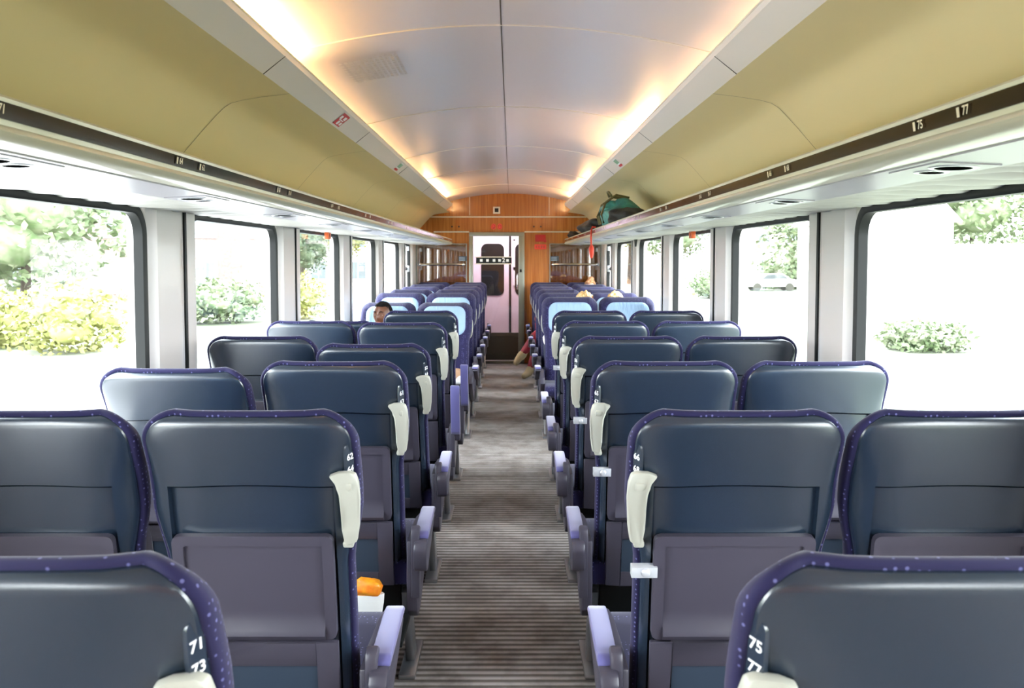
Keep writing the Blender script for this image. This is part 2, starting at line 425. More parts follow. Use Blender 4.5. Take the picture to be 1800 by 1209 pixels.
plate(g, 0.28, 0.18, 0.93, 1.75, 0.09, VY - 0.012, VY + 0.01)
g.box(0.004, 0.036, VY - 0.01, VY + 0.04, 0, 1.95)
g.build('dark_window', M_black, parent=door2, smooth=False)
MB().tube([(0.085, VY - 0.005, 1.08), (0.085, VY - 0.04, 1.10), (0.085, VY - 0.04, 1.30), (0.085, VY - 0.005, 1.32)], 0.013).build('door_handle', M_white, parent=door2)
MB().box(0.07, 0.10, VY - 0.02, VY, 1.34, 1.38).box(0.07, 0.10, VY - 0.015, VY, 1.80, 1.82).build('door_button', M_black, parent=door2)
ld = bpy.data.lights.new('vestibule_light', 'AREA'); ld.energy = 13; ld.size = 0.5; ld.color = (1, 0.93, 1)
lo = bpy.data.objects.new('vestibule_ceiling_light', ld); COL.objects.link(lo); lo.location = (-0.1, 13.35, 2.19)
tag(lo, 'ceiling light of the entrance area beyond the glass door', 'light')

# ------------------------------------------------------------------ light coves with rails
LIT = {-1: [(2.75, 3.65), (9.7, 11.9)], 1: [(5.35, 6.75), (9.9, 11.9)]}
for side, sx in (('left', -1), ('right', 1)):
    root = empty('light_rail', (sx * 0.80, 0, ZC + 0.7))
    tag(root, 'long pale light rail under the curved ceiling on the %s side, warm light behind it' % side, 'light rail')
    f = lambda u, v, t: (sx * (u - 0.80), t, v - 0.7)
    prof = [(0.77, 0.745), (0.77, 0.722), (0.85, 0.66), (0.86, 0.67), (0.862, 0.70), (1.02, 0.705), (1.02, 0.715), (0.80, 0.715), (0.777, 0.730), (0.777, 0.745)]
    MB().prism(prof, f, Y0, 12.1).build('rail_cover', M_rail, parent=root, angle=20)
    MB().prism([(0.768, 0.7455), (0.779, 0.7455), (0.779, 0.751), (0.768, 0.751)], f, Y0, 12.1).build('rail_edge', M_trimw, parent=root, smooth=False)
    for k in range(-1, 5):
        y = 3.2 + 1.89 * k
        MB().prism([(0.7685, 0.722), (0.8485, 0.6585), (0.8495, 0.66), (0.77, 0.7235)], f, y - 0.002, y + 0.002).build('joint', M_seam, parent=root, smooth=False)
    for y0, y1 in LIT[sx]:
        y = y0
        while y < y1 - 0.2:
            ye = min(y + 1.1, y1)
            MB().tube([(sx * (0.86 - 0.80), y, 0.738 - 0.7), (sx * (0.86 - 0.80), ye, 0.738 - 0.7)], 0.014, n=10).build('lamp_tube', mat('lamp_glow', (1, 0.8, 0.5), 0.5, emit=((1.0, 0.62, 0.28), 30)), parent=root)
            y = ye + 0.1
    DIM = {-1: [(-2.4, 2.6), (3.8, 9.5)], 1: [(-2.4, 5.2), (6.9, 9.7)]}
    for y0, y1 in DIM[sx]:
        y = y0
        while y < y1 - 0.3:
            ye = min(y + 1.3, y1)
            MB().tube([(sx * 0.10, y, 0.728 - 0.7), (sx * 0.10, ye, 0.728 - 0.7)], 0.012, n=8).build('dim_lamp_tube', mat('dim_lamp_glow', (1, 0.8, 0.5), 0.5, emit=((1.0, 0.64, 0.30), 3.0)), parent=root)
            y = ye + 0.12
# signs on the rails
def rail_sign(name, sx, y, label, red):
    m = MB(); e = 0.0015
    def f(u, v, t):  # u along y, v up the slanted face 0..1
        x = 0.85 - 0.08 * v; z = 0.66 + 0.062 * v
        return (sx * (x - e - t * 0.8) , y - sx * u * -1, ZC + z - e - t * 0.6)
    L = 0.075
    if red:
        m.add([f(-L, .12, 0), f(L, .12, 0), f(L, .88, 0), f(-L, .88, 0)], [(0, 1, 2, 3)], 0)
        for uu, vv, w_, h_ in ((-.045, .3, .018, .1), (.01, .3, .02, .12), (.045, .62, .02, .1), (-.03, .65, .025, .1), (0.0, .48, .05, .03)):
            m.add([f(uu - w_, vv - h_, .0006), f(uu + w_, vv - h_, .0006), f(uu + w_, vv + h_, .0006), f(uu - w_, vv + h_, .0006)], [(0, 1, 2, 3)], 1)
    else:
        m.add([f(-L, .12, 0), f(L, .12, 0), f(L, .88, 0), f(-L, .88, 0)], [(0, 1, 2, 3)], 1)
        m.add([f(-L, .12, .0006), f(L, .12, .0006), f(L, .30, .0006), f(-L, .30, .0006)], [(0, 1, 2, 3)], 0)
        for uu in (-.05, -.015, .02, .052):
            m.add([f(uu - .012, .42, .0006), f(uu + .012, .42, .0006), f(uu + .012, .8, .0006), f(uu - .012, .8, .0006)], [(0, 1, 2, 3)], 2)
    tag(m.build(name, [M_red, M_white, M_green], smooth=False), label, 'sign')
rail_sign('warning_sign', -1, 4.45, 'red warning sticker on the left light rail', True)
rail_sign('notice_sign', -1, 6.70, 'small green, white and red sticker on the left light rail', False)
rail_sign('notice_sign', 1, 6.42, 'small green, white and red sticker on the right light rail', False)
# ceiling vent
v = MB(); vy0 = 4.12
for i in range(9):
    for j in range(12):
        x = -0.71 + j * 0.022; y = vy0 + i * 0.05 - 0.2
        v.add([(x + dx, y + dy, ceil_z(x) - 0.0035) for dx, dy in ((-.007, -.014), (.007, -.014), (.007, .014), (-.007, .014))], [(0, 1, 2, 3)], 1)
v.strip([(x, ceil_z(x) - 0.002) for x in [-0.73 + 0.29 * i / 6 for i in range(7)]], [vy0 - 0.24, vy0 + 0.24], lambda a_, b_, t: (a_, t, b_))
tag(v.build('ceiling_speaker_grille', [M_ceil, mat('grille_dark', (0.66, 0.62, 0.63), 0.5)]), 'faint perforated grille flush in the curved ceiling', 'grille')

# ------------------------------------------------------------------ luggage racks
RACK_END = 12.05
NUM = {-1: [('71', '73'), ('62', '64'), ('61', '63'), ('52', '54'), ('51', '53'), ('42', '44'), ('41', '43'), ('32', '34'), ('31', '33'), ('22', '24'), ('21', '23'), ('12', '14')],
       1: [('75', '77'), ('66', '68'), ('65', '67'), ('56', '58'), ('55', '57'), ('46', '48'), ('45', '47'), ('36', '38'), ('35', '37'), ('26', '28'), ('25', '27'), ('16', '18')]}
for side, sx in (('left', -1), ('right', 1)):
    root = empty('luggage_rack', (sx * 1.05, 0, ZC + 0.2))
    tag(root, 'long cream luggage rack with brown edge strip above the %s windows' % side, 'luggage rack')
    f = lambda u, v, t: (sx * (u - 1.05), t, v - 0.2)
    prof = [(0.775, 0.262), (0.768, 0.256), (0.770, 0.2475), (0.774, 0.224), (0.776, 0.214), (0.766, 0.209), (0.763, 0.202), (0.768, 0.194), (0.785, 0.187), (0.815, 0.185), (0.83, 0.186), (0.98, 0.180), (1.0, 0.215), (1.356, 0.225), (1.356, 0.245), (0.80, 0.250)]
    MB().prism(prof, f, Y0, RACK_END).build('rack_body', M_rack, parent=root, angle=50)
    MB().prism([(0.767, 0.249), (0.7705, 0.2225), (0.7760, 0.2225), (0.7735, 0.250)], f, Y0, RACK_END - 0.01).build('edge_strip', M_strip, parent=root, smooth=False)
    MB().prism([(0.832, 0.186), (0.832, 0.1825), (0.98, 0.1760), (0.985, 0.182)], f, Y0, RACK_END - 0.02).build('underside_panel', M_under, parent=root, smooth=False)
    # ribbed underside up to the wall
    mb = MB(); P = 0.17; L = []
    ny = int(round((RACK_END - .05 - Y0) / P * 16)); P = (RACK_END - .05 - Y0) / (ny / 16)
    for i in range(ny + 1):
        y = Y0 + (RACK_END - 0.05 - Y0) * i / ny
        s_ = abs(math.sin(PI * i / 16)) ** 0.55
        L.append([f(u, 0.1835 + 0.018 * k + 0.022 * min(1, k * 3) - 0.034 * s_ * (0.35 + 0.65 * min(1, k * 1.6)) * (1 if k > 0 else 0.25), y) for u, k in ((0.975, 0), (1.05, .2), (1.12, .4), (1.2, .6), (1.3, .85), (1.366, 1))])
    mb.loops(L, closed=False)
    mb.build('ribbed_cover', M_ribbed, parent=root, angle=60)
    # reading light and vent units
    y = 1.65 if sx < 0 else 1.78
    while y < 11.8:
        zf = lambda u: 0.1825 - (u - 0.832) * 0.0439
        un = MB()
        pl = [(0.845, zf(.845) - .0025), (0.965, zf(.965) - .0025), (0.965, zf(.965) + .002), (0.845, zf(.845) + .002)]
        un.prism(pl, f, y - 0.11, y + 0.11, 0)
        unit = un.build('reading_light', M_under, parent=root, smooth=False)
        for dy, rr in ((-0.045, 0.040), (0.045, 0.028)):
            hb = MB()
            L2 = []
            for r_, dz in ((rr + .010, -.0028), (rr + .006, -.0045), (rr, -.0045), (rr * .95, -.0040)):
                L2.append([f(0.905 + r_ * 0.9 * math.cos(a_), zf(0.905 + r_ * .9 * math.cos(a_)) + dz, y + dy + r_ * math.sin(a_)) for a_ in [2 * PI * q / 16 for q in range(16)]])
            hb.loops(L2, 0); hb.loops([L2[-1], L2[-1]], 1)
            hb.add(L2[-1], [tuple(range(16))], 1)
            hb.build('lamp_opening' if dy < 0 else 'air_nozzle', [M_clip, M_hole], parent=unit, angle=60)
        y += 1.025
    # numbers on the strip
    for r_, (na, nb) in enumerate(NUM[sx]):
        for j, (nn, dy) in enumerate(((nb, -0.078), (na, 0.078))):
            y = (1.325 + 0.915 * r_ if sx < 0 else 1.505 + 0.905 * r_) + dy
            m = MB()
            def tf(u, v_, z, y=y): return (sx * (0.7665 + (0.236 - (0.236 + v_)) * 0.13 - 1.05) , y + (-sx) * u * -1 * -1, 0.036 + v_)
            m.text(nn, 0.021, lambda u, v_, z: (sx * (0.7655 - v_ * 0.13 - 1.05), y - sx * (u + 0.006), 0.0362 + v_), 0)
            m.add([(sx * (0.7655 - v_ * 0.13 - 1.05), y - sx * u, 0.0362 + v_) for u, v_ in ((-.022, -.008), (-.013, -.008), (-.013, .008), (-.022, .008))], [(0, 1, 2, 3)], 0)
            m.build('seat_number', M_gold, parent=root, smooth=False)

# ------------------------------------------------------------------ seats
LT = 0.757   # backrest length
def wprof(z): return 0.209 + (0.234 - 0.209) * smooth01((z - 0.36) / 0.16)
def fq(q): return 1 - math.sqrt(max(0, 1 - q * q))
def edge_y(x, z, W, zt=LT - 0.012):
    Dz = .050 - .036 * smooth01((z - (zt - .20)) / .19)
    qx = max(0, min(1, 1 - max(0, W - abs(x)) / .125)); qz = max(0, min(1, 1 - (zt - z) / .018))
    return Dz * fq(qx) + .016 * fq(qz)
def shell_mesh():
    mb = MB(); zt = LT - 0.012; zb = -0.06; rc, Rs, Rt, D = 0.064, 0.105, 0.016, 0.052
    zs = [zb + (zt - rc - zb) * i / 44 for i in range(44)]
    zs = [z for z in zs if not .535 < z < .604] + [0.5795, 0.5775, 0.5710, 0.5695, 0.5500]
    zs += [zt - rc + rc * math.sin(PI / 2 * i / 9) for i in range(9)] + [zt - rc * .010, zt - .0045, zt - .0018, zt]
    zs = sorted(set(round(z, 5) for z in zs))
    us = [math.copysign(1 - (1 - abs(t) / 16) ** 1.6, t) for t in range(-16, 17)]
    L = []
    for z in zs:
        ws = wprof(z); zz = max(0, z - (zt - rc))
        W = ws - rc + math.sqrt(max(0, rc * rc - zz * zz))
        xs_ = [u * W for u in us]
        row = []
        for x in sorted(xs_ + ([-0.190, -0.1875, 0.1875, 0.190] if W > 0.195 else [-W, -W, W, W])):
            ax = abs(x)
            y = edge_y(x, z, W)
            if ax < 0.1885:
                if z < .5785: y = max(y, 0.0) + (.034 if z > .5703 else .016)
            dz = 0.008 * max(0, 1 - (x / 0.19) ** 2) if .545 < z < .582 else 0
            row.append((x, y, z + dz))
        L.append(row)
    mb.loops(L, closed=False)
    edge = [l[0] for l in L] + L[-1][1:-1] + [l[-1] for l in reversed(L)]
    mb.loops([edge, [(x, y + 0.02, z) for x, y, z in edge]], closed=False)
    return mb
def outline(off, zb=-0.06, zt=LT - 0.012, r=0.066):
    zt += off; r = max(0.02, r + off); pts = []
    n = 22
    right = []
    for i in range(n + 1):
        z = zb + (zt - r - zb) * i / n
        right.append((wprof(z) + off, z))
    wt = wprof(0.7) + off
    for i in range(1, 8):
        a_ = PI / 2 * i / 8
        right.append((wt - r + r * math.cos(a_), zt - r + r * math.sin(a_)))
    right.append((wt - r, zt))
    left = [(-x, z) for x, z in reversed(right)]
    top = [(wt - r - 2 * (wt - r) * i / 8, zt) for i in range(1, 8)]
    return right + top + left
def cushion_mesh():
    mb = MB(); zt = LT - 0.012; L = []
    O = outline(0, r=.064); n = len(O); N = []
    for i in range(n):
        (x0, z0), (x1, z1) = O[i - 1] if i else O[0], O[i + 1] if i < n - 1 else O[-1]
        d = Vector((x1 - x0, z1 - z0)).normalized(); N.append((d.y, -d.x))
    def E(x, z):
        ws = wprof(z); Wz = ws - .064 + math.sqrt(max(0, .064 ** 2 - max(0, z - (zt - .064)) ** 2))
        return edge_y(x, z, max(Wz, abs(x)))
    for dy, os_, ot in ((.004, -.006, -.006), (.001, -.001, -.001), (.001, .006, .006), (.007, .011, .011), (.016, .0135, .010), (.027, .014, .004), (.040, .011, -.006), (.052, .003, -.018)):
        L.append([(x + nx * (os_ + (ot - os_) * abs(nz)), E(x, z) + dy, z + nz * (os_ + (ot - os_) * abs(nz))) for (x, z), (nx, nz) in zip(O, N)])
    for off, y in ((-.016, .112), (-.034, .117), (-.050, .116), (-.062, .112), (-.085, .109)):
        L.append([(x, y, z - .040 * max(0, nz) ** .6) for (x, z), (nx, nz) in zip(outline(off, r=.080), N)])
    mb.loops(L, closed=True)
    mb.add(L[-1], [tuple(range(len(L[-1])))])
    return mb
def headcloth_mesh():
    mb = MB(); L = []
    for off, y in ((0, .104), (.0, .116), (-.010, .124), (-.03, .128), (-.06, .127)):
        L.append([(x, y, z) for x, z in rrect(0.190 + off, 0.43 - off, 0.699 + off, max(.02, .075 + off))])
    mb.loops(L); mb.add(L[-1], [tuple(range(len(L[-1])))])
    for x in (-0.11, 0.11):   # stitched seams
        mb.box(x - 0.0015, x + 0.0015, .12, .1295, 0.46, 0.665)
    return mb
def table_mesh():
    mb = MB()
    o = rrect(0.186, 0.198, 0.462, 0.016, 3); i = rrect(0.160, 0.215, 0.438, 0.006, 3)
    mb.loops([[(x, .014, z) for x, z in o], [(x, -.004, z) for x, z in o], [(x, -.004, z) for x, z in i], [(x, .004, z) for x, z in i]])
    prof = [(.438, .004), (.27, .004), (.245, .001), (.225, -.010), (.212, -.014), (.200, -.008), (.197, .006)]
    mb.strip(prof, [-.160, .160], lambda z, y, x: (x, y, z))
    for s in (-1, 1): mb.prism([(.245, .004), (.225, -.010), (.212, -.014), (.200, -.008), (.197, .006)], lambda z, y, x: (x, y, z), s * .1601, s * .1590)
    return mb
def lower_mesh():
    mb = MB()
    mb.box(-.187, -.135, -.002, .014, -.05, .188); mb.box(.135, .187, -.002, .014, -.05, .188)
    mb.box(-.135, .135, -.002, .014, .125, .188); mb.box(-.135, .135, -.002, .014, -.05, .0)
    return mb
def net_mesh():
    return MB().box(-.136, .136, .004, .012, .0, .126)
def handle_mesh(s):
    mb = MB()
    pl = [(-.184, .594), (-.205, .602), (-.232, .600), (-.243, .592), (-.249, .570), (-.252, .535), (-.249, .47), (-.243, .432), (-.221, .428), (-.217, .438), (-.212, .47), (-.211, .52), (-.207, .55), (-.198, .575)]
    pl = [(s * -x, z + .018) for x, z in pl]
    def f(x, z, t):
        k = smooth01((z - .53) / .08)
        yy = (-.022 + .014 * k) + .006
        edge = max(0, (abs(x) - .215)) * 0.55
        return (x, yy + edge + t, z)
    mb.prism(pl, f, -.010, .010)
    mb.box(min(s * .20, s * .235), max(s * .20, s * .235), -.01, .04, .575, .595); mb.box(min(s * .21, s * .235), max(s * .21, s * .235), -.01, .05, .436, .452)
    return mb
def hook_mesh(s):
    mb = MB(); a, b = sorted((s * .178, s * .238))
    mb.box(a, b, -.012, .012, .362, .388)
    mb.ball((s * .205, -.012, .375), .011, 8, sy=.5)
    return mb
def plate_obj(parent, s, nums):
    mb = MB()
    T = Matrix.Translation((s * .2275, .0205, .640)) @ Matrix.Rotation(s * R(58), 4, 'Z')
    fn = lambda x, z, t: tuple(T @ Vector((x, t, z)))
    mb.prism(rrect(.0125, -.042, .042, .0122, 5), fn, .006, -.0025, 0)
    if nums:
        for k, nn in enumerate(nums):
            v_, f_ = text_geo(nn)
            mb.add([fn(x * .021, .008 - k * .030 + y * .021, -.0032) for x, y in v_], f_, 1)
    return mb.build('number_plate', [M_shell, M_white], parent=parent, angle=40)

def seat_squab():
    mb = MB()
    pr = [(.10, .37), (.55, .36), (.61, .385), (.625, .425), (.60, .462), (.53, .475), (.30, .462), (.10, .455)]
    mb.prism(pr, lambda y, z, x: (x, y, z), -.236, .236)
    return mb
def side_panel(s):
    mb = MB()
    pl = [(.04, .40), (.05, .30), (.09, .265), (.16, .27), (.30, .34), (.44, .42), (.50, .47), (.48, .52), (.34, .545), (.16, .55), (.05, .545)]
    mb.prism(pl, lambda y, z, x: (x, y, z), *sorted((s * .236, s * .272)))
    # hinge post with rounded head
    mb.prism([(.03, .35), (.085, .35), (.085, .570), (.078, .590), (.058, .600), (.038, .590), (.03, .570)], lambda y, z, x: (x, y, z), *sorted((s * .252, s * .282)))
    return mb
def leg_mesh(s):
    mb = MB()
    mb.prism([(.14, .33), (.20, .33), (.36, .02), (.40, 0), (.28, 0)], lambda y, z, x: (x, y, z), *sorted((s * .205, s * .235)))
    mb.box(*sorted((s * .19, s * .25)), .16, .46, 0, .018)
    return mb
def frame_mesh():
    mb = MB()
    mb.box(-.232, .232, -.055, .50, .215, .240); mb.box(-.20, .20, .16, .20, .235, .365); mb.box(-.20, .20, .46, .50, .235, .365); mb.box(-.03, .03, .19, .47, .31, .355)
    return mb
def arm_mesh(s, pad):
    mb = MB(); x0, x1 = sorted((s * .262, s * .312)); x0, x1 = (x0 - s * .262, x1 - s * .262)
    if pad:
        pl = [(.0, .022), (.02, .034), (.24, .036), (.285, .028), (.29, .012), (.0, .010)]
        mb.prism(pl, lambda y, z, x: (x, y, z), x0, x1)
    else:
        pl = [(-.05, -.01), (-.035, .012), (.0, .014), (.27, .012), (.28, -.005), (.20, -.035), (.05, -.085), (-.01, -.10), (-.04, -.085), (-.052, -.05)]
        mb.prism(pl, lambda y, z, x: (x, y, z), x0 + .002, x1 - .002)
    return mb

parts_cache = {}
def part(key, fn, name, mats, parent, **k):
    """first use builds the mesh, later uses copy the object"""
    if key in parts_cache:
        o = parts_cache[key].copy(); COL.objects.link(o); o.parent = parent
        for kk in ('loc', 'rot'):
            if kk in k: setattr(o, {'loc': 'location', 'rot': 'rotation_euler'}[kk], k[kk])
        return o
    o = fn().build(name, mats, parent=parent, **k); parts_cache[key] = o
    return o

def make_seat(x, y, facing, aisle, s, tilt, nums, label, group, hook=False, raised=False, drop=0.0):
    """s = side (in the seat's own axes) the aisle is on; facing False = back towards the camera"""
    root = empty('train_seat', (x, y, 0), PI if facing else 0)
    tag(root, label, 'seat', group)
    th = R(9.3 + tilt)
    br = part(('shell',), shell_mesh, 'backrest_shell', M_shell, root, loc=(0, .08, .425 - drop), rot=(th, 0, 0), angle=26)
    part(('cushion',), cushion_mesh, 'back_cushion', M_fab, br, angle=60)
    part(('cloth',), headcloth_mesh, 'head_cloth', M_cloth, br, angle=60)
    part(('table',), table_mesh, 'folding_table', M_grey, br, angle=30)
    part(('lower',), lower_mesh, 'lower_panel', M_grey, br, bevel=.003)
    part(('net',), net_mesh, 'magazine_pocket', M_net, br, smooth=False)
    part(('squab',), seat_squab, 'seat_cushion', M_fab, root, bevel=.012)
    part(('frame',), frame_mesh, 'seat_frame', M_black, root, bevel=.004)
    part(('leg', s), lambda: leg_mesh(s), 'leg', M_alu, root, bevel=.003)
    if aisle:
        part(('handle', s), lambda: handle_mesh(s), 'grab_handle', M_handle, br, bevel=.005)
        plate_obj(br, s, nums) if nums else part(('plate', s), lambda: None, 'number_plate', None, br)
        if hook: part(('hook', s), lambda: hook_mesh(s), 'coat_hook', M_clip, br, bevel=.003)
        part(('side', s), lambda: side_panel(s), 'side_panel', M_grey, root, bevel=.006)
        rot = (R(101) if raised else R(4), 0, 0)
        arm = part(('arm', s), lambda: arm_mesh(s, False), 'armrest', M_grey, root, loc=(s * .262, .045, .542), rot=rot, bevel=.008)
        part(('pad', s), lambda: arm_mesh(s, True), 'armrest_pad', M_pad, arm, bevel=.008)
    return root

SXA, SXW = 0.557, 1.064
ordn = ['nearest', 'second', 'third', 'fourth', 'fifth', 'sixth']
P_ = 0.95
tilts = {(-1, 'a', 3): 9, (-1, 'w', 2): 6, (-1, 'w', 5): 16, (-1, 'a', 4): 3}
# plain number plate source for unnumbered copies
_tmp = {}
for row in range(6):
    y = P_ * (row + 1.1) - (0.03 if row == 0 else 0)
    for sx in (-1, 1):
        for kind in 'aw':
            if kind == 'w' and row == 0: continue
            t = tilts.get((sx, kind, row), 0)
            side = 'left' if sx < 0 else 'right'
            pos = 'aisle' if kind == 'a' else 'window'
            nums = NUM[sx][row] if kind == 'a' else None
            ex = ''
            if kind == 'a' and row < 2: ex = ', numbered ' + nums[0] + ' on its side' if row == 0 else ''
            if t > 5: ex = ', reclined'
            if sx < 0 and row in (4, 5) and kind == 'a': ex = ', armrest folded up'
            lab = 'navy-backed %s %s seat, %s row from the camera%s' % (side, pos, ordn[row], ex)
            make_seat(sx * (SXA if kind == 'a' else SXW), y, False, kind == 'a', -sx, t, nums, lab, 'seats with their navy backs to the camera',
                      hook=(kind == 'a' and sx > 0 and row in (1, 2, 3, 5)), raised=(sx < 0 and row in (4, 5)))
for row in range(6):
    y = P_ * (row + 8.15) + 0.08
    for sx in (-1, 1):
        for kind in 'aw':
            t = 10 if (sx < 0 and row == 0) else 0
            side = 'left' if sx < 0 else 'right'; pos = 'aisle' if kind == 'a' else 'window'
            nums = NUM[sx][row + 6] if kind == 'a' else None
            lab = 'blue %s %s seat with pale head cloth, %s row of those facing the camera' % (side, pos, ordn[row] if row < 5 else 'last')
            make_seat(sx * (SXA if kind == 'a' else SXW), y, True, kind == 'a', sx, t, nums, lab, 'blue seats facing the camera', drop=0.03 if t else 0)

# ------------------------------------------------------------------ end wall fittings
for side, sx in (('left', -1), ('right', 1)):
    x0, x1 = sorted((sx * 1.33, sx * 0.60)) if sx < 0 else (0.59, 1.33)
    root = empty('glass_partition', ((x0 + x1) / 2, Y1 - 0.03, 0))
    tag(root, 'dark reflective glass panel with a steel bar on the end wall, %s of the door' % side, 'glass panel')
    cx = (x0 + x1) / 2
    MB().box(x0 - cx, x1 - cx, -0.005, 0.005, 0.45, 1.72).build('glass', M_part, parent=root, smooth=False)
    MB().box(x0 - cx, x0 - cx + .012, -0.012, 0.012, 0.45, 1.73).box(x1 - cx - .012, x1 - cx, -0.012, 0.012, 0.45, 1.73).box(x0 - cx, x1 - cx, -0.012, 0.012, 1.72, 1.732).build('glass_frame', M_frame, parent=root, smooth=False)
    b = MB().tube([(x0 - cx + .03, -0.05, 1.43), (x1 - cx - .03, -0.05, 1.43)], .019)
    for xx in (x0 - cx + .05, x1 - cx - .05): b.tube([(xx, -0.05, 1.43), (xx, -.004, 1.43)], .016); b.ball((xx, -.055, 1.43), .024, 8)
    b.build('steel_bar', M_chrome, parent=root)
    xs_ = -0.66 if sx < 0 else 0.665
    s_ = MB().box(-.06, .06, -.006, 0, -.035, .035, 0)
    for i in range(3): s_.box(-.05 + .0, .03, -.0075, -.006, .012 - i * .02, .02 - i * .02, 1)
    tag(s_.build('information_sign', [mat('sign_slate', (.03, .04, .05), .4), mat('sign_grey', (.3, .36, .42), .4)], loc=(xs_, Y1 - 0.04, 1.515), smooth=False), 'small dark notice with grey lines above the steel bar %s of the door' % side, 'sign')
yw = Y1 - 0.002
s_ = MB().box(-.05, .05, -.02, 0, -.05, .05, 0).box(-.03, .03, -.024, -.0, -.03, .03, 1)
tag(s_.build('wall_sensor', [M_trimw, M_black], loc=(-0.172, yw, ZC + .69), bevel=.002), 'square white framed black sensor high on the wooden end wall', 'sensor')
s_ = MB()
for cx in (-.045, .045):
    ring = lambda r: [(cx + r * .85 * math.cos(2 * PI * i / 20), -.003, r * math.sin(2 * PI * i / 20)) for i in range(20)]
    s_.loops([ring(.042), ring(.034)], 0); s_.add(ring(.034), [tuple(range(20))], 1)
s_.box(-.062, -.052, -.006, -.003, -.02, .02, 0); s_.box(-.05, -.03, -.006, -.003, .0, .02, 0)
s_.box(.040, .050, -.006, -.003, -.018, .028, 0)
s_.add([(.022, -.006, 0), (.068, -.006, 0), (.045, -.006, -.028)], [(0, 1, 2)], 0)
tag(s_.build('wall_sign', [mat('sign_bright_red', (.8, .05, .03), .4), mat('sign_orange', (.42, .035, .01), .4)], loc=(-.172, yw, ZC + .455), smooth=False), 'red pictogram pair with a downward arrow over the glass door', 'sign')
for x in (-.815, -.715, .365, .465):
    lab = {-.815: 'leftmost small black stud', -.715: 'second from left small black stud', .365: 'third from left small black stud', .465: 'rightmost small black stud'}[x]
    tag(MB().tube([(0, 0, 0), (0, -.012, 0)], .012, 12).build('wall_stud', M_black, loc=(x, yw, ZC + .455)), lab + ' on the wooden end wall', 'stud', 'small black studs on the end wall')
tag(MB().box(-.075, .075, -.008, 0, -.05, .05).box(.05, .085, -.012, 0, -.06, -.02).build('fire_sign', mat('deep_red', (.42, .008, .006), .4), loc=(.46, yw, ZC + .29), bevel=.002), 'dark red sign on the wooden wall right of the door, the upper one', 'sign')
s_ = MB().box(-.085, .085, -.004, 0, -.035, .035, 0)
for i in range(4): s_.box(-.07 + i * .037, -.045 + i * .037, -.006, -.004, -.018, .018, 1)
tag(s_.build('no_smoking_sign', [_mats['sign_bright_red'], mat('sign_dull_red', (.5, .06, .02), .4)], loc=(.46, yw, ZC + .165), bevel=.001), 'bright red sign on the wooden wall right of the door, the lower one', 'sign')
# emergency boxes over the windows
tag(MB().box(-.03, .0, -.045, .045, -.03, .025).box(-.036, -.03, -.02, .02, -.015, .01).build('emergency_hammer_box', M_orange, loc=(-1.325, 6.50, 1.69), rot=(0, 0, PI), bevel=.004), 'orange box at the top of the third left window', 'box')
tag(MB().box(-.03, .0, -.045, .045, -.03, .025).box(-.036, -.03, -.02, .02, -.015, .01).build('emergency_hammer_box', M_orange, loc=(1.325, 6.20, 1.69), bevel=.004), 'orange box at the top of a right window', 'box')
tag(MB().prism([(-.07, 0), (.07, 0), (0, -.08)], lambda u, v_, t: (t, u, v_), -.008, .008).build('black_wedge_bracket', M_black, loc=(1.28, 8.8, 1.715)), 'small black triangular bracket under the right luggage rack', 'bracket')

# ------------------------------------------------------------------ bags
def blob(name, mats, c, rx, ry, rz, n=18, seed=0, amp=.12, parent=None, loc=(0, 0, 0)):
    rnd = random.Random(seed); ph = [rnd.uniform(0, 6) for _ in range(8)]
    def fn(p):
        d = Vector(p) - Vector(c)
        k = 1 + amp * (math.sin(d.x / rx * 4 + ph[0]) * math.sin(d.y / ry * 5 + ph[1]) + .6 * math.sin(d.z / rz * 6 + ph[2] + d.x / rx * 3) + .4 * math.sin(d.y / ry * 9 + ph[3]))
        q = Vector((d.x * k, d.y * k, d.z * k))
        q.z = max(q.z, -rz * .8)
        return tuple(Vector(c) + q)
    return MB().ball(c, 1, n, sx=rx, sy=ry, sz=rz, fn=fn).build(name, mats, parent=parent, loc=loc, angle=80)
bag = empty('backpack', (0.98, 7.55, ZC + .262)); tag(bag, 'teal green hiking backpack with straps lying on the right luggage rack', 'backpack')
M_teal = mat('teal_nylon', (.02, .16, .16), .5, noise=(14, (.05, .30, .26), 1), bump=(22, .8))
blob('bag_body', M_teal, (0, 0, .10), .17, .33, .125, seed=3, parent=bag)
blob('bag_lid', M_teal, (-.05, .02, .165), .12, .17, .065, seed=5, parent=bag, n=14)
blob('bag_base', mat('black_nylon', (.008, .008, .01), .6, bump=(30, .5)), (-.0, -.36, .07), .15, .19, .08, seed=8, parent=bag, n=14)
M_strap = mat('olive_strap', (.16, .13, .05), .7)
for i, (ya, yb) in enumerate(((-.18, -.05), (.02, .12), (.16, .24))):
    MB().tube([(-.17, ya, .03), (-.19, ya, .10), (-.15, (ya + yb) / 2, .20), (-.05, yb, .275), (.06, yb, .25)], .009, 8).build('strap', M_strap, parent=bag)
MB().tube([(-.10, -.12, .26), (-.12, -.08, .295), (-.12, .0, .30), (-.10, .05, .265)], .011, 8).build('carry_loop', M_strap, parent=bag)
o = blob('black_bag', _mats['black_nylon'], (0, 0, .07), .18, .50, .095, seed=12, loc=(0.98, 9.75, ZC + .262)); tag(o, 'flat black bag lying on the right luggage rack behind the green backpack', 'bag')
o = blob('dark_cap', _mats['black_nylon'], (0, 0, .04), .08, .14, .055, seed=14, loc=(0.87, 11.75, ZC + .262)); tag(o, 'small dark bundle at the far end of the right luggage rack', 'bundle')
st = MB().tube([(.03, 0, .02), (0.0, 0, .025), (-.008, 0, .0), (-.012, .003, -.06), (-.008, .006, -.15)], .008, 8)
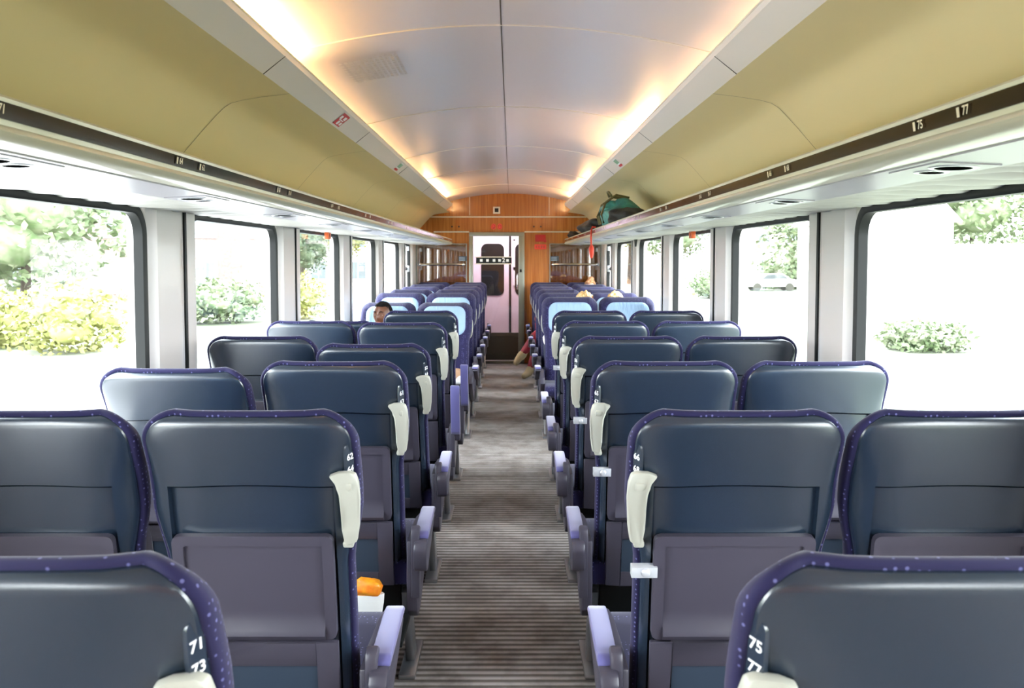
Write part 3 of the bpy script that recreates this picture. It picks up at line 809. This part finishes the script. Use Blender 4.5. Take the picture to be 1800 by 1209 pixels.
st.tube([(-.012, -.012, 0), (-.014, -.012, -.06), (-.008, 0, -.15)], .006, 8)
st = st.build('luggage_strap', mat('red_strap', (.75, .05, .02), .6), loc=(0.765, 7.9, ZC + .255)); tag(st, 'red orange strap with a tassel hanging over the right rack edge', 'strap')
MB().tube([(-.008, .003, -.14), (-.008, .003, -.17), (-.006, .003, -.22), (-.008, .003, -.255)], [.012, .024, .020, .008], 10).build('strap_end', _mats['red_strap'], parent=st)

# snack wrapper and leaflet hanging behind seat
lit = empty('paper_bag', (-.45, 2.922, .2405)); tag(lit, 'white paper bag with yellow and orange top behind the second left aisle seat', 'bag')
mb = MB(); L = []
for z, rx, ry in ((0, .035, .02), (.01, .042, .025), (.12, .060, .030), (.15, .062, .028)):
    L.append([(rx * math.cos(2 * PI * i / 16) * (1 + .06 * math.sin(5 * i)), ry * math.sin(2 * PI * i / 16), z) for i in range(16)])
mb.loops(L, cap0=True, cap1=True); mb.build('paper', mat('white_paper', (.8, .8, .78), .6), parent=lit)
blob('yellow_top', mat('yellow_fruit', (.85, .38, .01), .4, noise=(20, (.75, .12, .01), 1)), (0.0, 0, .168), .058, .032, .032, parent=lit, n=12)
blob('red_tip', _mats['red_strap'], (0.062, -.01, .014), .014, .014, .014, parent=lit, n=8)
o = empty('tan_handbag', (-.42, 7.33, .478)); tag(o, 'tan and white handbag on the left aisle seat of the nearest facing row', 'bag')
blob('bag_body', mat('tan_leather', (.34, .20, .12), .5), (0, 0, .055), .09, .12, .065, parent=o, n=12, amp=.05)
blob('white_flap', _mats['white_paper'], (.03, -.07, .035), .06, .06, .045, parent=o, n=10, amp=.05)

# ------------------------------------------------------------------ people
def skin_geo(chains, sub=1):
    """chains: list of (points, radii, edges, root index) -> verts, faces of the evaluated skins"""
    V, F = [], []
    for pts, rad, edges, rt in chains:
        me = bpy.data.meshes.new('s'); me.from_pydata([Vector(p) for p in pts], edges, []); me.update()
        o = bpy.data.objects.new('s', me); COL.objects.link(o)
        mod = o.modifiers.new('k', 'SKIN'); mod.use_smooth_shade = True
        sv = me.skin_vertices[0].data
        for i, r_ in enumerate(rad):
            rr = r_ if isinstance(r_, tuple) else (r_, r_)
            sv[i].radius = rr; sv[i].use_root = (i == rt)
        ms = o.modifiers.new('u', 'SUBSURF'); ms.levels = sub; ms.render_levels = sub
        bpy.context.view_layer.update()
        ev = o.evaluated_get(bpy.context.evaluated_depsgraph_get()); m2 = ev.to_mesh()
        k = len(V); V += [tuple(v_.co) for v_ in m2.vertices]; F += [tuple(i + k for i in p.vertices) for p in m2.polygons]
        ev.to_mesh_clear(); bpy.data.objects.remove(o); bpy.data.meshes.remove(me)
    return V, F
def head_geo(c, yaw, pitch, s=1.0):
    """face looks along -Y before rotation; c = head centre"""
    T = Matrix.Translation(c) @ Matrix.Rotation(yaw, 4, 'Z') @ Matrix.Rotation(pitch, 4, 'X')
    V, F = [], []; n, m = 30, 40
    g = lambda a, b, w_: math.exp(-((a / w_[0]) ** 2 + (b / w_[1]) ** 2))
    for i in range(n + 1):
        th = PI * i / n
        for k in range(m):
            ph = 2 * PI * k / m
            x = math.sin(th) * math.sin(ph); y = -math.sin(th) * math.cos(ph); z = math.cos(th)
            X_, Y_, Z_ = x * .078, y * .097, z * (.108 if z > 0 else .118)
            if z < 0: X_ *= 1 - .28 * (-z) ** 1.5; Y_ *= 1 - .10 * (-z)
            if y < 0:
                f = -y
                nose = g(x, z + .18, (.16, .20)) * .020 + g(x, z + .02, (.10, .25)) * .008
                sock = (g(x - .34, z - .02, (.20, .13)) + g(x + .34, z - .02, (.20, .13))) * .010
                brow = g(x, z - .20, (.6, .10)) * .005
                lips = g(x, z + .50, (.26, .07)) * .007; chin = g(x, z + .82, (.3, .14)) * .010
                chk = (g(x - .5, z + .22, (.22, .2)) + g(x + .5, z + .22, (.22, .2))) * .004
                Y_ -= f * (nose + brow + lips + chin + chk - sock)
            V.append(tuple(T @ Vector((X_ * s, Y_ * s, Z_ * s))))
    for i in range(n):
        for k in range(m): F.append((i * m + k, i * m + (k + 1) % m, (i + 1) * m + (k + 1) % m, (i + 1) * m + k))
    # ears
    for sd in (-1, 1):
        mb = MB().ball((0, 0, 0), 1, 8, sx=.010, sy=.020, sz=.032)
        k0 = len(V); V += [tuple(T @ Vector(((sd * .078 + p[0]) * s, (p[1] + .008) * s, (p[2] - .012) * s))) for p in mb.v]; F += [tuple(a_ + k0 for a_ in f) for f in mb.f]
    return V, F, T
def geo_obj(name, V, F, m, parent):
    return MB().add(V, F).build(name, m, parent=parent, angle=80)

def make_person(label, hip, neck, headc, yaw, pitch, arms, legs, skin, shirt, pants, hair, hairm, shoes=None, group=None):
    """hip, neck, headc absolute points; arms [(shoulder, elbow, wrist)], legs [(hiptop, knee, ankle, toe)]"""
    root = empty('person', (hip[0], hip[1], 0)); tag(root, label, 'person', group)
    o = Vector((hip[0], hip[1], 0)); A = lambda p: Vector(p) - o
    hipv, nk, hc = A(hip), A(neck), A(headc)
    chest = hipv.lerp(nk, .68) + Vector((0, .02, 0)); waist = hipv.lerp(nk, .34) + Vector((0, .03, 0))
    def skel(grow, which):
        pts = [hipv, waist, chest, nk, nk.lerp(hc, .55)]; rad = [(.15, .12), (.135, .105), (.16, .115), (.065, .06), (.056, .056)]
        if which == 'shirt': pts = pts[:4]; rad = rad[:4]
        if which == 'pants': pts = pts[:1]; rad = rad[:1]
        ed = [(i, i + 1) for i in range(len(pts) - 1)]
        if which != 'pants':
            for sh, el, wr in arms:
                k = len(pts); pts += [A(sh), A(el), A(wr)]; rad += [.056, .043, .030]; ed += [(2, k), (k, k + 1), (k + 1, k + 2)]
        if which != 'shirt':
            for ht, kn, an, toe in legs:
                k = len(pts); pts += [A(ht), A(kn), A(an), A(an).lerp(A(toe), .5), A(toe)]; rad += [.085, .058, .040, .036, .026]
                ed += [(0, k), (k, k + 1), (k + 1, k + 2)]
                if which == 'body': ed += [(k + 2, k + 3), (k + 3, k + 4)]
                else: pts = pts[:-2]; rad = rad[:-2]
        rad = [((r_[0] + grow, r_[1] + grow) if isinstance(r_, tuple) else r_ + grow) for r_ in rad]
        return pts, rad, ed, 0
    chains = [skel(0, 'body')]
    for sh, el, wr in arms:          # hands: palm and five fingers
        w0 = A(wr); d = (w0 - A(el)).normalized(); side = d.cross(Vector((0, 0, 1))).normalized(); dn = Vector((0, 0, -1))
        chains.append(([w0, w0 + d * .045, w0 + d * .085], [(.030, .018), (.040, .016), (.038, .014)], [(0, 1), (1, 2)], 0))
        for q, ln in enumerate((.062, .075, .070, .055)):
            b0 = w0 + d * .08 + side * (.030 - .020 * q)
            chains.append(([b0, b0 + d * ln * .5, b0 + d * ln * .8 + dn * ln * .35, b0 + d * ln * .85 + dn * ln * .6], [.0095, .009, .0085, .007], [(0, 1), (1, 2), (2, 3)], 0))
        b0 = w0 + d * .03 + side * .035
        chains.append(([b0, b0 + side * .025 + d * .025, b0 + side * .03 + d * .055 + dn * .01], [.012, .0105, .009], [(0, 1), (1, 2)], 0))
    V, F = skin_geo(chains)
    hv, hf, T = head_geo(hc, yaw, pitch)
    k = len(V); V += hv; F += [tuple(i + k for i in f) for f in hf]
    geo_obj('body', V, F, skin, root)
    V, F = skin_geo([skel(.010, 'shirt')]); geo_obj('shirt', V, F, shirt, root)
    V, F = skin_geo([skel(.010, 'pants')]); geo_obj('trousers', V, F, pants, root)
    for sd in (-1, 1):
        e = MB(); c = T @ Vector((sd * .029, -.0765, .003)); e.ball(c, .0105, 8, mi=0)
        e.ball(T @ Vector((sd * .029 - .001, -.0835, .003)), .0052, 6, mi=1); e.build('eye', [M_eye, M_iris], parent=root)
        ld_ = MB().ball(T @ Vector((sd * .029, -.0762, .0075)), .0128, 8, sz=.62).ball(T @ Vector((sd * .029, -.0755, -.0035)), .0122, 8, sz=.5)
        ld_.build('eyelid', skin, parent=root)
        bw = [T @ Vector((sd * xx, yy, zz)) for xx, yy, zz in ((.014, -.100, .026), (.030, -.098, .032), (.048, -.086, .027))]
        MB().tube(bw, [.003, .004, .002], 6).build('eyebrow', hairm, parent=root)
    MB().tube([T @ Vector((xx, yy, zz)) for xx, yy, zz in ((-.022, -.090, -.060), (0, -.0985, -.058), (.022, -.090, -.060))], [.003, .0055, .003], 8).build('lips', M_lip, parent=root)
    # hair cap
    hb = MB()
    def hfn(p):
        x, y_, z = p; r_ = Vector((x, y_, z))
        return tuple(T @ (r_ + r_.normalized() * (.003 if hair == 'short' else .010) * (math.sin(90 * x + 40 * z) * math.sin(70 * y_) + .5 * math.sin(160 * x - 90 * y_))))
    n = 16; L = []
    zlow = {'short': -.1, 'long': -.5, 'bun': -.2}[hair]
    for i in range(n + 1):
        row = []
        for kk in range(32):
            ph = 2 * PI * kk / 32; fr = max(0, math.cos(ph))      # fr = 1 at the forehead
            tmax = math.acos(max(-.95, zlow + (0.62 - zlow) * smooth01(fr * 1.9)))
            th = max(.02, tmax * i / n)
            g_ = 1.07 if hair == 'short' else 1.16
            row.append(hfn((.076 * g_ * math.sin(th) * math.sin(ph), -.096 * g_ * math.sin(th) * math.cos(ph) + .004, (.109 if math.cos(th) > 0 else .118) * g_ * math.cos(th))))
        L.append(row)
    hb.loops(L, cap0=True)
    if hair != 'short':
        for kk in range(14):
            a_ = R(55 + kk * 19); x0_, y0_ = .085 * math.sin(a_), -.10 * math.cos(a_)
            hb.tube([T @ Vector(q) for q in ((x0_, y0_, .0), (x0_ * 1.12, y0_ * 1.08, -.08), (x0_ * 1.1, y0_ * 1.05 + .01, -.17), (x0_, y0_, -.24))], [.022, .024, .02, .006], 7)
    if hair == 'bun': hb.ball(T @ Vector((.01, .03, .125)), .045, 8)
    hb.build('hair', hairm, parent=root)
    if shoes:
        for ht, kn, an, toe in legs:
            a_, t_ = A(an), A(toe); d = (t_ - a_); hor = Vector((d.x, d.y, d.z * .6)).normalized()
            heel = a_ - hor * .035
            sh = skin_geo([([a_ + (A(kn) - a_).normalized() * .10, a_, heel + (a_ - A(kn)).normalized() * .03, a_ + (a_ - A(kn)).normalized() * .035 + hor * .03, t_, t_ + hor * .03], [.054, .052, .040, .046, .044, .032], [(0, 1), (1, 2), (1, 3), (3, 4), (4, 5)], 1)])
            geo_obj('shoe', sh[0], sh[1], shoes, root)
    return root

M_shirt_d = mat('dark_shirt', (.02, .025, .05), .8); M_jeans = mat('dark_trousers', (.015, .02, .04), .8)
M_shirt_w = mat('white_shirt', (.7, .68, .65), .8); M_redt = mat('red_tights', (.30, .012, .03), .6)
M_boot = mat('beige_suede', (.42, .32, .18), .7, bump=(80, .4)); M_coat = mat('maroon_coat', (.12, .01, .02), .8)

def seated(label, x, yseat, top, lean=0.0, yaw=0, pitch=0, skin=M_skin_l, shirt=M_shirt_w, pants=M_jeans, hair='long', hairm=M_hair_b, legs=None, shoes=None, hx=0.0):
    """a person sitting towards the camera in a facing seat whose origin is (x, yseat)"""
    hc = (x + lean + hx, yseat - .33, top - .125)
    neck = (x + lean * .8 + hx * .6, yseat - .30, top - .30)
    hip = (x, yseat - .33, .57)
    zc = neck[2] - .03
    arms = [((neck[0] + s * .17, neck[1], zc - .02), (x + s * .185 + lean * .3, yseat - .38, .75), (x + s * .12, yseat - .60, .66)) for s in (-1, 1)]
    if not legs:
        legs = [((x + s * .10, yseat - .38, .56), (x + s * .12, yseat - .76, .55), (x + s * .12, yseat - .72, .10), (x + s * .12, yseat - .88, .045)) for s in (-1, 1)]
    return make_person(label, hip, neck, hc, yaw, pitch, arms, legs, skin, shirt, pants, hair, hairm, shoes=shoes)
ys = lambda r_: P_ * (r_ + 8.15) + .08
shoe_d = mat('dark_shoe', (.02, .018, .016), .5)
seated('person with short black hair in a left window seat facing the camera, face half hidden', -SXW, ys(0), 1.165, lean=.01, yaw=R(-18), skin=M_skin_d, shirt=M_shirt_d, hair='short', hairm=M_hair_d, shoes=shoe_d)
seated('blond person in the right aisle seat of the second facing row, leaning inwards', SXA, ys(1), 1.205, lean=.0, hx=.19, yaw=R(30), hair='long', shoes=shoe_d)
seated('blond person in the right window seat of the second facing row, only hair showing', SXW, ys(1), 1.20, hx=-.03, yaw=R(-20), hair='long', shoes=shoe_d)
seated('person far back by the right window in the last facing row, hair top showing', SXW, ys(5), 1.225, hx=.07, yaw=R(-10), hair='bun', hairm=mat('light_brown_hair', (.42, .20, .09), .55, bump=(120, .5)), shoes=shoe_d)
xx, yy = SXA, ys(4)
seated('person in red tights and beige ankle boots with crossed legs reaching into the aisle', xx, yy, 1.12, yaw=R(10), shirt=M_coat, pants=M_redt, hair='long', shoes=M_boot,
       legs=[((xx - .10, yy - .38, .56), (.36, 11.04, .56), (.165, 10.98, .30), (.10, 10.93, .215)), ((xx + .10, yy - .38, .57), (.40, 11.12, .50), (.275, 11.08, .10), (.20, 10.98, .045))])

# ------------------------------------------------------------------ outside
GZ = -1.2
M_ground = mat('pale_ground', (.22, .22, .18), .9, noise=(.25, (.10, .13, .06), .9))
MB().box(-160, 160, -60, 220, GZ - .2, GZ).build('ground', M_ground, smooth=False, kind='structure')
tag(MB().box(-8, -3, -60, 200, GZ, GZ + .02).build('platform_road', mat('pale_paving', (.55, .53, .50), .9), smooth=False), 'pale paved strip running beside the train on the left', 'road')
def m_leaf(name, a, b):
    return mat(name, a, .8, noise=(2.2, b, 1), bump=(3, .8))
leafs = [m_leaf('leaf_yellow', (.19, .20, .045), (.25, .25, .09)), m_leaf('leaf_green', (.10, .15, .06), (.20, .22, .14)), m_leaf('leaf_dark', (.035, .06, .03), (.08, .10, .05))]
M_bark = mat('bark', (.06, .045, .035), .9)
def foliage(mb, c, r_, n, seed, qa=.14, qb=.36):
    rnd = random.Random(seed)
    nl = 3200 if r_[0] > 2.3 else 1500
    ls = .045 * r_[0] + .035
    for i in range(nl):      # single leaves
        d = Vector((rnd.gauss(0, 1), rnd.gauss(0, 1), rnd.gauss(0, 1))).normalized() * (rnd.uniform(.75, 1.08) + .12 * math.sin(i * .7))
        p = Vector(c) + Vector((d.x * r_[0], d.y * r_[1], d.z * r_[2])) * (1 + .13 * math.sin(d.x * 5 + seed) * math.sin(d.z * 6 + seed) + .08 * math.sin(d.y * 9))
        a_ = Vector((rnd.gauss(0, 1), rnd.gauss(0, 1), rnd.gauss(0, .6))).normalized(); b_ = a_.cross(Vector((rnd.gauss(0, 1), rnd.gauss(0, 1), rnd.gauss(0, 1)))).normalized()
        mb.add([p - a_ * ls, p + b_ * ls * .6, p + a_ * ls, p - b_ * ls * .6], [(0, 1, 2, 3)])
    for i in range(n // 3):
        d = Vector((rnd.gauss(0, 1), rnd.gauss(0, 1), rnd.gauss(0, 1))).normalized() * rnd.uniform(.25, .75)
        cc = Vector(c) + Vector((d.x * r_[0], d.y * r_[1], d.z * r_[2])); q = rnd.uniform(qa, qb)
        ph = rnd.uniform(0, 6)
        mb.ball(cc, 1, 7, sx=r_[0] * q, sy=r_[1] * q, sz=r_[2] * q, fn=lambda p, cc=cc, ph=ph: tuple(cc + (Vector(p) - cc) * (1 + .16 * math.sin(p[0] * 5 + ph) * math.sin(p[2] * 6 + ph) + .1 * math.sin(p[1] * 8))))
def tree(x, y, h, r_, li, label, seed):
    t = empty('tree', (x, y, GZ)); tag(t, label, 'tree', 'trees outside')
    mb = MB(); foliage(mb, (0, 0, h - r_ * .8), (r_, r_, r_ * .9), 75, seed); mb.build('crown', leafs[li], parent=t, angle=80)
    MB().tube([(0, 0, 0), (.1, 0, h * .4), (0, .1, h * .75)], [.22, .17, .1], 9).build('trunk', M_bark, parent=t)
def bush(x, y, r_, h, li, label, seed):
    mb = MB(); foliage(mb, (0, 0, h * .45), (r_, r_, h * .5), 70, seed, .14, .30)
    tag(mb.build('bush', leafs[li], loc=(x, y, GZ), angle=80), label, 'bush', 'bushes outside')
tree(-19.3, 35, 7.6, 3.6, 1, 'broad green tree seen at the left edge of the nearest left window', 1)
tree(-31, 60, 9, 3.0, 1, 'green tree rising behind the house in the nearest left window', 2)
tree(-17.8, 60, 8, 3.0, 1, 'pale green tree in the second left window', 3)
tree(-11.6, 60, 7.5, 2.6, 0, 'yellow green tree filling the third left window', 4)
tree(-10.6, 44.5, 4.6, 1.5, 2, 'darker low tree in the third left window', 5)
tree(24, 67, 10, 5.0, 1, 'tall pale green tree at the right edge of the nearest right window', 6)
tree(38.5, 74, 12, 5.6, 1, 'wide pale tree behind the low building outside right', 7)
tree(15.0, 82, 7.5, 2.8, 1, 'green tree in the third right window', 8)
tree(12.3, 92, 8.5, 2.6, 0, 'yellow green tree seen through the far right windows', 9)
bush(-12.8, 25.5, 1.5, 2.1, 0, 'bright yellow green bush low in the nearest left window', 11)
bush(-15.6, 26.9, 1.3, 1.8, 0, 'rounded yellow bush at the left edge of the nearest left window', 12)
bush(-12.4, 37, 2.0, 2.0, 1, 'green hedge bush in the second left window', 13)
bush(-9.5, 39.5, 1.3, 2.0, 0, 'yellow hedge bush low in the third left window', 14)
bush(24.6, 78, 2.4, 3.2, 1, 'green bush beside the white car outside the second right window', 15)
bush(13.8, 60, 1.6, 2.0, 1, 'green bush low in the third right window', 16)
bush(12.3, 26, 1.2, .9, 1, 'small green shrub in the field outside the nearest right window', 17)
M_wallw = mat('white_render', (.72, .69, .66), .9); M_brick = mat('pinkish_brick', (.15, .105, .095), .9, noise=(8, (.20, .15, .14), 1)); M_roof = mat('pale_roof', (.50, .42, .40), .8)
M_pane = mat('dark_pane', (.13, .15, .16), .3)
def house(x, y, w_, d_, h, label, wm, wins, gable=True, win_face='y', seed=0):
    t = empty('house', (x, y, GZ)); tag(t, label, 'house', 'houses outside')
    MB().box(-w_ / 2, w_ / 2, 0, d_, 0, h).build('house_walls', wm, parent=t, smooth=False)
    if gable:
        MB().prism([(-.4, h), (d_ + .4, h), (d_ / 2, h + d_ * .32)], lambda u, v_, q: (q, u, v_), -w_ / 2 - .3, w_ / 2 + .3).build('roof', M_roof, parent=t, smooth=False)
    else: MB().box(-w_ / 2 - .3, w_ / 2 + .3, -.3, d_ + .3, h, h + .35).build('roof', M_roof, parent=t, smooth=False)
    inner = 1 if x < 0 else -1
    for (u, z, ww, hh, face) in wins:
        m = MB()
        if face == 'y': m.box(u - ww / 2 - .12, u + ww / 2 + .12, -.06, .0, z - .12, z + hh + .12, 0).box(u - ww / 2, -.03 + u, -.09, -.05, z, z + hh, 1).box(u + .03, u + ww / 2, -.09, -.05, z, z + hh, 1)
        else:
            xs_ = inner * w_ / 2
            m.box(*sorted((xs_, xs_ + inner * .06)), u - ww / 2 - .12, u + ww / 2 + .12, z - .12, z + hh + .12, 0).box(*sorted((xs_ + inner * .05, xs_ + inner * .09)), u - ww / 2, u + ww / 2, z, z + hh, 1)
        m.build('house_window', [M_white, M_pane], parent=t, smooth=False)
W1 = [(u, z, 1.0, 1.5, 'y') for u in (-5, -2.6, -.2, 2.2, 4.6) for z in (1.0, 3.9)] + [(u, z, 1.1, 1.4, 'x') for u in (2, 5, 8) for z in (1.0, 3.9)]
house(-20.5, 46, 13, 9, 6.2, 'two-storey pinkish brick house with white windows, left side outside', M_brick, W1)
house(-17, 78, 11, 10, 9.0, 'white apartment block with balconies far along the left side', M_wallw, [(u, z, 1.3, 1.5, 'y') for u in (-3.5, 0, 3.5) for z in (.9, 3.7, 6.4)] + [(u, z, 1.6, 1.5, 'x') for u in (2, 5, 8) for z in (.9, 3.7, 6.4)], gable=False)
house(20.3, 46, 5.5, 8, 4.6, 'white house at the pillar side of the nearest right window', M_wallw, [(u, z, .9, 1.2, 'y') for u in (-1.6, .2, 1.8) for z in (.9,)] + [(2, .9, 1, 1.2, 'x'), (5, .9, 1, 1.2, 'x')])
house(30, 52, 9, 6, 3.2, 'low white building with a flat roof outside the nearest right window', M_wallw, [(u, .9, 1.2, 1.0, 'y') for u in (-3, -1, 1, 3)], gable=False)
house(26, 86, 12, 10, 7.5, 'large white house outside the second right window', M_wallw, [(u, z, 1.1, 1.6, 'y') for u in (-4, -1.4, 1.4, 4) for z in (1, 4.2)] + [(u, z, 1.1, 1.6, 'x') for u in (2, 6) for z in (1, 4.2)])
house(14.5, 118, 10, 10, 9, 'white house with reddish gable far along the right side', M_wallw, [(u, z, 1.1, 1.6, 'y') for u in (-3, 0, 3) for z in (1, 4.2)])
# white car
car = empty('car', (21.8, 74, GZ)); tag(car, 'white car parked outside the second right window', 'car')
body = [(-2.1, .35), (-2.1, .75), (-1.9, .9), (-1.1, .98), (-.55, 1.42), (.8, 1.45), (1.5, 1.0), (2.05, .92), (2.15, .6), (2.1, .35)]
MB().prism(body, lambda u, v_, q: (u, q, v_), -.85, .85).build('car_body', mat('car_white', (.8, .8, .8), .3, coat=.5), parent=car, bevel=.06)
MB().prism([(-.95, 1.0), (-.5, 1.36), (.72, 1.38), (1.25, 1.02)], lambda u, v_, q: (u, q, v_), -.87, .87).build('car_windows', M_pane, parent=car)
for u in (-1.35, 1.35):
    for q in (-.8, .8): MB().tube([(u, q - .1, .33), (u, q + .1, .33)], .33, 18).build('wheel', M_kick, parent=car)
# fence along the left road
fr = empty('garden_fence', (-17.3, 30, GZ)); tag(fr, 'low garden fence along the left side', 'fence')
MB().box(-.02, .02, -14, 14, .9, .95).box(-.02, .02, -14, 14, .45, .5).build('fence_rail', M_frame, parent=fr, smooth=False)
for i in range(15): MB().box(-.04, .04, -14 + i * 2 - .04, -14 + i * 2 + .04, 0, 1.05).build('post', M_frame, parent=fr, smooth=False)
